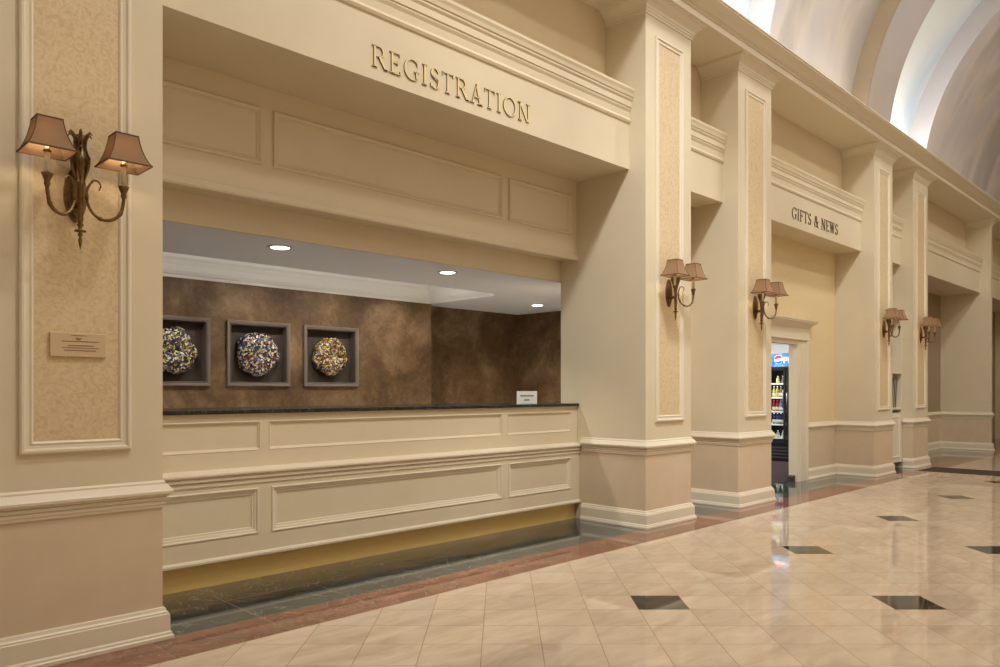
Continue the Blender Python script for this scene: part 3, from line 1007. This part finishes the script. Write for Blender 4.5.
# ---------------------------------------------------------------- sconces
def make_sconce(xc, label):
    y0 = FACE - 0.004
    t = thing('wall_sconce', (xc, y0, 2.25), label, 'wall light', 'bronze twin-arm sconces on the pilasters')
    # pointed oval back plate
    mb = MB()
    ring = []
    for i in range(28):
        a = 2 * math.pi * i / 28
        ring.append((xc + 0.052 * math.cos(a) * (1 - 0.25 * abs(math.sin(a)) ** 3), 2.250 + 0.135 * math.sin(a)))
    mb.prism(ring, ELEV(y0), 0.0, 0.012)
    mb.prism([(xc + (x - xc) * 0.72, 2.25 + (z - 2.25) * 0.78) for x, z in ring], ELEV(y0), 0.012, 0.022)
    mb.prism([(xc + (x - xc) * 0.40, 2.25 + (z - 2.25) * 0.5) for x, z in ring], ELEV(y0), 0.022, 0.030)
    mb.build('back_plate', M['bronze'], t)
    ys = y0 - 0.082
    # torch shaped stem
    prof = [(0.0012, 1.975), (0.006, 2.000), (0.010, 2.020), (0.005, 2.034), (0.012, 2.046), (0.006, 2.056), (0.026, 2.060), (0.026, 2.066), (0.008, 2.072), (0.010, 2.084),
            (0.016, 2.092), (0.010, 2.102), (0.014, 2.120), (0.013, 2.20), (0.017, 2.285), (0.023, 2.292), (0.019, 2.302), (0.023, 2.330), (0.031, 2.385), (0.034, 2.415),
            (0.024, 2.430), (0.020, 2.470), (0.022, 2.495), (0.028, 2.512), (0.020, 2.522), (0.008, 2.528)]
    MB().lathe(prof, (xc, ys, 0), 14).build('stem', M['bronze'], t, smooth=True)
    MB().tube([(xc, y0 - 0.02, 2.20), (xc, ys, 2.21)], [0.018, 0.012]).build('stem_bracket', M['bronze'], t, smooth=True)
    # curling leaves of the torch
    mb = MB()
    for k in range(6):
        a = 2 * math.pi * k / 6 + 0.3
        ca, sa = math.cos(a), math.sin(a)
        pts = [(xc + r * ca, ys + r * sa, z) for r, z in ((0.016, 2.30), (0.038, 2.37), (0.043, 2.41), (0.026, 2.455), (0.024, 2.490), (0.032, 2.520), (0.048, 2.534), (0.058, 2.520))]
        mb.tube(pts, [0.004, 0.008, 0.007, 0.006, 0.008, 0.008, 0.006, 0.002], 6)
    mb.build('leaf_crown', M['bronze'], t, smooth=True)
    ya = y0 - 0.178
    for sg in (-1, 1):
        def pt(u, z):
            return (xc + sg * 0.164 * u, ys + (ya - ys) * u, z)
        key = [(0.43, 2.262), (0.47, 2.285), (0.40, 2.306), (0.28, 2.305), (0.16, 2.262), (0.17, 2.200), (0.30, 2.150), (0.52, 2.122), (0.75, 2.126), (0.92, 2.155), (0.99, 2.205), (1.0, 2.245)]
        pts = []
        for i in range(len(key) - 1):                       # Catmull-Rom
            p0, p1, p2, p3 = key[max(i - 1, 0)], key[i], key[i + 1], key[min(i + 2, len(key) - 1)]
            for s_ in range(4):
                u = s_ / 4
                f = lambda a, b, c, d: 0.5 * ((2 * b) + (c - a) * u + (2 * a - 5 * b + 4 * c - d) * u * u + (3 * b - a - 3 * c + d) * u ** 3)
                pts.append(pt(f(p0[0], p1[0], p2[0], p3[0]), f(p0[1], p1[1], p2[1], p3[1])))
        pts.append(pt(*key[-1]))
        n = len(pts)
        rad = [0.0035 + 0.005 * min(1, i / n * 1.4) + (0.003 if i % 9 == 0 and i > 14 else 0) for i in range(n)]
        arm = MB().tube(pts, rad, 8).build('arm', M['bronze'], t, smooth=True)
        cx = xc + sg * 0.164
        MB().lathe([(0.008, 2.225), (0.014, 2.240), (0.012, 2.252), (0.020, 2.274), (0.026, 2.288), (0.018, 2.292), (0.012, 2.290)], (cx, ya, 0), 12).build('cup', M['bronze'], arm, smooth=True)
        MB().lathe([(0.0115, 2.286), (0.0115, 2.382), (0.008, 2.386)], (cx, ya, 0), 12).build('candle_sleeve', M['candle'], arm, smooth=True)
        mb = MB()
        mb.lathe([(0.010, 2.384), (0.018, 2.388), (0.012, 2.400), (0.006, 2.404)], (cx, ya, 0), 12)
        mb.build('socket', M['bronze'], arm, smooth=True)
        MB().lathe([(0.004, 2.402), (0.012, 2.420), (0.013, 2.436), (0.007, 2.462), (0.002, 2.476)], (cx, ya, 0), 12).build('bulb', M['bulb'], arm, smooth=True)
        # square bell shade: concave sides, thin walled
        lv = [(0.098, 2.386), (0.085, 2.406), (0.073, 2.434), (0.063, 2.466), (0.056, 2.498), (0.051, 2.531)]
        vs, fs = [], []
        for off in (0.0, -0.0025):
            for hw, z in lv:
                w = hw + off
                for sx, sy in ((-1, -1), (1, -1), (1, 1), (-1, 1)):
                    vs.append((cx + sx * w, ya + sy * w, z))
        L = len(lv)
        for o in (0, L * 4):
            for i in range(L - 1):
                for k in range(4):
                    j = (k + 1) % 4
                    fs.append((o + i * 4 + k, o + i * 4 + j, o + i * 4 + 4 + j, o + i * 4 + 4 + k))
        for i in (0, L - 1):
            for k in range(4):
                j = (k + 1) % 4
                fs.append((i * 4 + k, i * 4 + j, L * 4 + i * 4 + j, L * 4 + i * 4 + k))
        sh = MB().add(vs, fs).build('lamp_shade', M['shade'], t)
        mb = MB()
        for hw, z, r in ((0.098, 2.386, 0.0032), (0.051, 2.531, 0.0028)):
            c4 = [(cx - hw, ya - hw), (cx + hw, ya - hw), (cx + hw, ya + hw), (cx - hw, ya + hw)]
            mb.sweep(c4, [(-r, z - r), (r, z - r), (r, z + r), (-r, z + r)], PLAN, closed=True)
        for sx, sy in ((-1, -1), (1, -1), (1, 1), (-1, 1)):
            mb.tube([(cx + sx * hw, ya + sy * hw, z) for hw, z in lv], 0.0024, 5)
        mb.build('braid', M['shade_trim'], sh)
    return t


S0 = make_sconce(1.135, 'bronze twin-arm sconce with brown shades on the left pilaster above the plaque')
SL = ['bronze twin-arm sconce with brown shades on the pilaster right of the registration desk',
      'bronze twin-arm sconce with brown shades on the pilaster beside the shop doorway',
      'bronze twin-arm sconce with brown shades on the pilaster left of the magazine cabinet',
      'farthest bronze twin-arm sconce with brown shades, right of the magazine cabinet']
for (x0, x1), lab in zip(PIERS[1:5], SL):
    c = copy_tree(S0, ((x0 + x1) / 2 - 0.020 - 1.135, 0, 0))
    c['label'] = lab
for x0, x1 in PIERS[:5]:
    for sg in (-1, 1):
        lamp('sconce_bulb_light', 'POINT', ((x0 + x1) / 2 - 0.02 + sg * 0.164, FACE - 0.182, 2.45), 1.5, WARM, 0.03)

# ---------------------------------------------------------------- gift shop bay
mb = MB()
wall_holes(mb, 8.60, 12.00, 0.0, 3.45, 4.645, 4.76, [(9.20, 10.61, -0.1, 1.968)])
struct(mb.build('wall_left.003', M['vinyl']))
struct(MB().box(10.93, 12.00, 4.640, 4.646, 0.0, 0.75).build('wall_left.004', M['dado']))
struct(MB().sweep([(10.93, 4.645), (12.00, 4.645)], RAIL, PLAN).build('trim_14', M['trim']))
struct(MB().sweep([(10.93, 4.645), (12.00, 4.645)], BASE, PLAN).build('baseboard_left', M['trim']))
dr = bpy.data.objects.new('door_1', None)
COL.objects.link(dr)
dr.location = (9.9, 4.645, 0)
struct(dr)
CAS = [(-0.012, -0.11), (-0.012, 0.016), (0.030, 0.022), (0.060, 0.022), (0.066, 0.030), (0.250, 0.030), (0.256, 0.040), (0.300, 0.046), (0.318, 0.040), (0.318, 0.0), (0.318, -0.0005), (-0.002, -0.0005), (-0.002, -0.11)]
mb = MB()
mb.sweep([(10.61, 0.0), (10.61, 1.968), (9.20, 1.968), (9.20, 0.0)], [(o, w) for o, w in CAS], ELEV(4.645))
mb.build('door_casing', M['trim'], dr)
HEAD = [(0.0, 2.02), (0.052, 2.02), (0.052, 2.036), (0.046, 2.042), (0.040, 2.19), (0.052, 2.20), (0.056, 2.215), (0.072, 2.232), (0.096, 2.252), (0.118, 2.264), (0.128, 2.268),
        (0.128, 2.284), (0.138, 2.288), (0.138, 2.306), (0.0, 2.308)]
mb = MB()
mb.sweep([(8.86, 4.645 + 0.0), (8.86, 4.644), (10.92, 4.644), (10.92, 4.645)], HEAD, PLAN)
mb.build('door_head', M['trim'], dr)

# shop interior
struct(MB().box(8.45, 15.6, 8.15, 8.3, 0, 2.9).build('wall_shop_back', M['white_wall']))
struct(MB().box(15.45, 15.6, 5.13, 8.15, 0, 2.9).build('wall_shop_right', M['white_wall']))
struct(MB().box(8.45, 8.60, 5.16, 8.15, 0, 2.9).build('wall_shop_left', M['white_wall']))
struct(MB().box(8.45, 15.6, 4.76, 8.3, 2.82, 2.95).build('ceiling_shop', M['white_wall']))
# door stop at the foot of the casing
s_ = MB()
s_.prism([(10.525, 0.0), (10.597, 0.0), (10.597, 0.088), (10.56, 0.088), (10.535, 0.070)], ELEV(4.74), 0.0, 0.08)
tag(s_.build('door_stop', M['rubber'], origin=(10.56, 4.70, 0)), 'small dark brown door stop at the foot of the shop doorway casing', 'door stop')

# glass door drinks cooler, facing along the lobby
FX = 13.40
cl = thing('drinks_cooler', (13.75, 6.10, 0), 'tall black glass-fronted drinks cooler with a blue header inside the gift shop', 'refrigerator')
Y0, Y1, YM = 5.40, 6.74, 6.07
mb = MB()
mb.box(FX + 0.04, 14.12, Y0, Y0 + 0.04, 0.0, 1.980)
mb.box(FX + 0.04, 14.12, Y1 - 0.04, Y1, 0.0, 1.980)
mb.box(14.08, 14.12, Y0, Y1, 0.0, 1.980)
mb.box(FX + 0.04, 14.12, Y0, Y1, 0.0, 0.34)
mb.box(FX + 0.04, 14.12, Y0, Y1, 1.73, 1.980)
mb.build('cabinet_body', M['black'], cl, bevel=0.004)


def m_header():
    k = NT('blue_backlit_header')
    f = k.noise(k.coord(), 5, 4, 0.6, 1.0)
    c = k.ramp(f, [(0.3, lin((24, 60, 135))), (0.5, lin((52, 115, 180))), (0.7, lin((120, 180, 215)))])
    k.l(c, k.b.inputs['Base Color'])
    k.l(c, k.b.inputs['Emission Color'])
    k.b.inputs['Emission Strength'].default_value = 0.08
    return k.m


M['header_blue'] = m_header()
M['logo_red'] = plain('logo_red', (205, 40, 50), 0.4, emit=(205, 40, 50), estr=0.5)
M['logo_white'] = plain('logo_white', (245, 245, 245), 0.4, emit=(245, 245, 245), estr=0.5)
M['logo_blue'] = plain('logo_blue', (30, 70, 160), 0.4, emit=(30, 70, 160), estr=0.5)
hd = MB().box(FX, FX + 0.04, Y0, Y1, 1.735, 1.972).build('header_sign', M['header_blue'], cl)
HE = lambda y_, z_, w: (FX - w, y_, z_)             # picture plane of the cooler front: right in view is -y
gy, gz, gr = 6.205, 1.868, 0.082


def disc(a0, a1, wave):
    pts = [(gy - gr * math.cos(math.radians(a0 + (a1 - a0) * i / 20)), gz + gr * math.sin(math.radians(a0 + (a1 - a0) * i / 20))) for i in range(21)]
    return pts


MB().prism([(gy - gr * math.cos(i * math.pi / 20), gz + gr * math.sin(i * math.pi / 20)) for i in range(40)], HE, 0.0, 0.004).build('logo_disc', M['logo_white'], hd)
MB().prism([(gy - gr * .94 * math.cos(math.radians(a)), gz + gr * .94 * math.sin(math.radians(a))) for a in range(12, 186, 6)] + [(gy + 0.03, gz + 0.012), (gy - 0.02, gz + 0.022)], HE, 0.002, 0.006).build('logo_red_part', M['logo_red'], hd)
MB().prism([(gy - gr * .94 * math.cos(math.radians(a)), gz + gr * .94 * math.sin(math.radians(a))) for a in range(200, 346, 6)] + [(gy - 0.02, gz - 0.030), (gy + 0.02, gz - 0.038)], HE, 0.002, 0.006).build('logo_blue_part', M['logo_blue'], hd)


def blk(letters, y, z, h):
    for ch in letters:
        if ch == 'P':
            P = [q(.0, 0, .18, 1), q(.1, .84, .4, 1), q(.1, .40, .4, .55)] + arc_poly(.38, .70, .30, .30, -90, 90, .17, .15)
            w = .78
        elif ch == 'E':
            P = [q(0, 0, .17, 1), q(.1, 0, .58, .16), q(.1, .84, .58, 1), q(.1, .42, .5, .58)]; w = .70
        elif ch == 'S':
            P = arc_poly(.30, .74, .28, .27, 20, 270, .16, .15) + arc_poly(.30, .28, .28, .28, -160, 90, .16, .15); w = .70
        else:
            P = [q(0, 0, .17, 1)]; w = .3
        mb = MB()
        for poly in P:
            mb.prism([(y - u * h, z + v * h) for u, v in poly], HE, 0.0, 0.005)
        mb.build('letter', M['logo_white'], hd)
        y -= w * h


blk('PEPSI', 6.105, 1.795, 0.110)
# doors
for a, b in ((YM + 0.01, Y1), (Y0, YM - 0.01)):
    mb = MB()
    w = 0.035
    mb.box(FX, FX + 0.038, a, a + w, 0.345, 1.725)
    mb.box(FX, FX + 0.038, b - w, b, 0.345, 1.725)
    mb.box(FX, FX + 0.038, a + w, b - w, 0.345, 0.345 + 0.07)
    mb.box(FX, FX + 0.038, a + w, b - w, 1.725 - 0.05, 1.725)
    d_ = mb.build('door', M['black'], cl)
    MB().box(FX + 0.012, FX + 0.020, a + w, b - w, 0.415, 1.675).build('glass_pane', M['glass'], d_)
    yh = a + 0.03 if a > YM else b - 0.03
    MB().tube([(FX, yh, 0.98), (FX - 0.04, yh, 1.0), (FX - 0.04, yh, 1.25), (FX, yh, 1.27)], 0.010).build('handle', M['chrome'], d_, smooth=True)
SHZ = [1.437, 1.181, 0.924, 0.686, 0.432]
for z in SHZ:
    mb = MB()
    mb.box(FX + 0.06, FX + 0.075, Y0 + 0.06, Y1 - 0.06, z - 0.030, z)
    mb.box(FX + 0.075, 14.05, Y0 + 0.045, Y1 - 0.045, z - 0.012, z)
    mb.build('shelf', M['shelf_white'], cl)
for z in (0.06, 0.12, 0.18, 0.24):
    MB().box(FX + 0.025, FX + 0.042, Y0 + 0.03, Y1 - 0.03, z, z + 0.022).build('grille_slat', plain('grey_grille', (60, 60, 64), 0.4) if z == 0.06 else bpy.data.materials['grey_grille'], cl)
lamp('cooler_strip_light', 'AREA', (FX + 0.10, 6.40, 1.70), 10, (0.95, 0.98, 1.0), 0.04, 0.9, (0.3, 0, -1))

# bottles in view behind the left door
BOT = {0: [((226, 214, 130), 'pale yellow bottle'), ((120, 110, 80), 'olive bottle')],
       1: [((212, 190, 96), 'yellow juice bottle'), ((222, 204, 130), 'yellow juice bottle'), ((170, 140, 70), 'amber juice bottle'), ((230, 222, 180), 'cream juice bottle')],
       2: [((170, 34, 34), 'red soda bottle'), ((176, 44, 38), 'red soda bottle'), ((96, 130, 180), 'pale blue soda bottle'), ((50, 76, 130), 'blue soda bottle')],
       3: [((34, 48, 96), 'dark blue soda bottle'), ((40, 60, 120), 'dark blue soda bottle'), ((36, 52, 104), 'dark blue soda bottle'), ((52, 74, 130), 'dark blue soda bottle')],
       4: [((200, 205, 205), 'clear water bottle'), ((190, 196, 198), 'clear water bottle')]}
ORD = ['top', 'second', 'third', 'fourth', 'bottom']
POS = ['leftmost in view', 'second from the left', 'third from the left', 'rightmost in view']
BP = {}
M['bottle_label'] = plain('white_bottle_label', (236, 230, 205), 0.5)
for r, row in BOT.items():
    ys = [6.345, 6.280, 6.215, 6.150] if len(row) == 4 else [6.27, 6.17]
    for i, (c, what) in enumerate(row):
        z = SHZ[r]
        h = 0.20 if r in (1, 2, 3) else 0.13
        org = (FX + 0.12, ys[i], z)
        t = thing('bottle', org, '%s on the %s shelf of the cooler, %s' % (what, ORD[r], POS[i] if len(row) == 4 else ('left' if i == 0 else 'right') + ' of two'), 'bottle', 'bottles in the drinks cooler')
        if c not in BP:
            BP[c] = plain('drink_%d_%d_%d' % c, c, 0.15)
        k = h / 0.20
        MB().lathe([(0.024, 0), (0.030, 0.006 * k), (0.030, 0.11 * k), (0.026, 0.13 * k), (0.010, 0.165 * k), (0.009, 0.185 * k)], org, 12).build('bottle_body', BP[c], t, smooth=True)
        MB().lathe([(0.0308, 0.02 * k), (0.0308, 0.075 * k)], org, 12).build('bottle_label', M['bottle_label'] if r != 0 else BP[c], t, smooth=True)
        MB().lathe([(0.0105, 0.182 * k), (0.0105, 0.198 * k), (0.008, 0.2 * k)], org, 10).build('bottle_cap', M['logo_white'] if r != 2 else M['logo_red'], t, smooth=True)

# ---------------------------------------------------------------- narrow bays
struct(MB().box(6.80, 7.79, 4.72, 4.85, 0, 3.45).build('wall_left.005', M['plaster']))
struct(MB().box(12.81, 13.81, 4.72, 4.85, 0, 3.45).build('wall_left.006', M['plaster']))

# magazine cabinet in the narrow bay between the far pilasters
mc = thing('magazine_cabinet', (13.31, 4.30, 0), 'narrow cream built-in cabinet with open shelves between two far pilasters', 'cabinet')
ca, cb_, cf, cbk = 12.815, 13.805, 4.235, 4.70
mb = MB()
mb.box(ca, ca + 0.05, cf, cbk, 0.10, 2.62)
mb.box(cb_ - 0.035, cb_, cf, cbk, 0.10, 2.62)
mb.box(ca + 0.05, cb_ - 0.035, cbk - 0.03, cbk, 0.10, 2.62)
mb.box(ca + 0.05, cb_ - 0.035, cf, cbk - 0.03, 2.52, 2.62)
mb.build('cabinet_body', M['trim'], mc)
MB().box(ca + 0.05, cb_ - 0.035, cbk - 0.036, cbk - 0.031, 1.0, 2.52).build('back_panel', M['taupe'], mc)
MB().box(ca + 0.05, cb_ - 0.035, cf - 0.01, cbk - 0.03, 1.58, 1.625).build('shelf', M['trim'], mc)
MB().box(ca + 0.05, cb_ - 0.035, cf - 0.01, cbk - 0.03, 0.985, 1.015).build('shelf', M['trim'], mc)
d_ = MB().box(ca + 0.05, cb_ - 0.035, cf + 0.02, cf + 0.05, 0.10, 0.93).build('door', M['trim'], mc)
mb = MB()
frame(mb, ca + 0.10, cb_ - 0.085, 0.18, 0.86, cf + 0.02, REC)
mb.build('door_moulding', M['trim'], d_)
MB().box(ca + 0.05, cb_ - 0.035, cf + 0.10, cf + 0.12, 0.0, 0.10).build('toe_kick', M['dark_gap'], mc)
# magazines leaning in the lower opening
for i, (xa, lean) in enumerate(((13.50, 0.07), (13.58, 0.07), (13.66, 0.065))):
    t = thing('magazine', (xa, 4.30, 1.015), ['dark magazine leaning in the lower opening of the cabinet, leftmost', 'dark magazine leaning in the lower opening of the cabinet, middle one',
                                               'dark magazine leaning in the lower opening of the cabinet, rightmost'][i], 'magazine', 'magazines in the narrow cabinet')
    MB().prism([(xa, 1.016), (xa + 0.030, 1.016), (xa + 0.030 + lean, 1.50), (xa + lean, 1.50)], ELEV(4.29), -0.22, 0.0).build('cover', M['mag'], t)
    MB().prism([(xa + 0.003, 1.018), (xa + 0.027, 1.018), (xa + 0.027 + lean, 1.497), (xa + 0.003 + lean, 1.497)], ELEV(4.29), 0.0, 0.003).build('page_edge', M['page'], t)

# ---------------------------------------------------------------- far bay
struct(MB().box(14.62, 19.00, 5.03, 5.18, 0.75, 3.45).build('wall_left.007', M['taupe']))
struct(MB().box(14.62, 19.00, 5.03, 5.18, 0.0, 0.75).build('wall_left.008', M['dado']))
struct(MB().sweep([(14.62, 5.03), (19.00, 5.03)], RAIL, PLAN).build('trim_15', M['trim']))
struct(MB().sweep([(14.62, 5.03), (19.00, 5.03)], BASE, PLAN).build('baseboard_left.001', M['trim']))
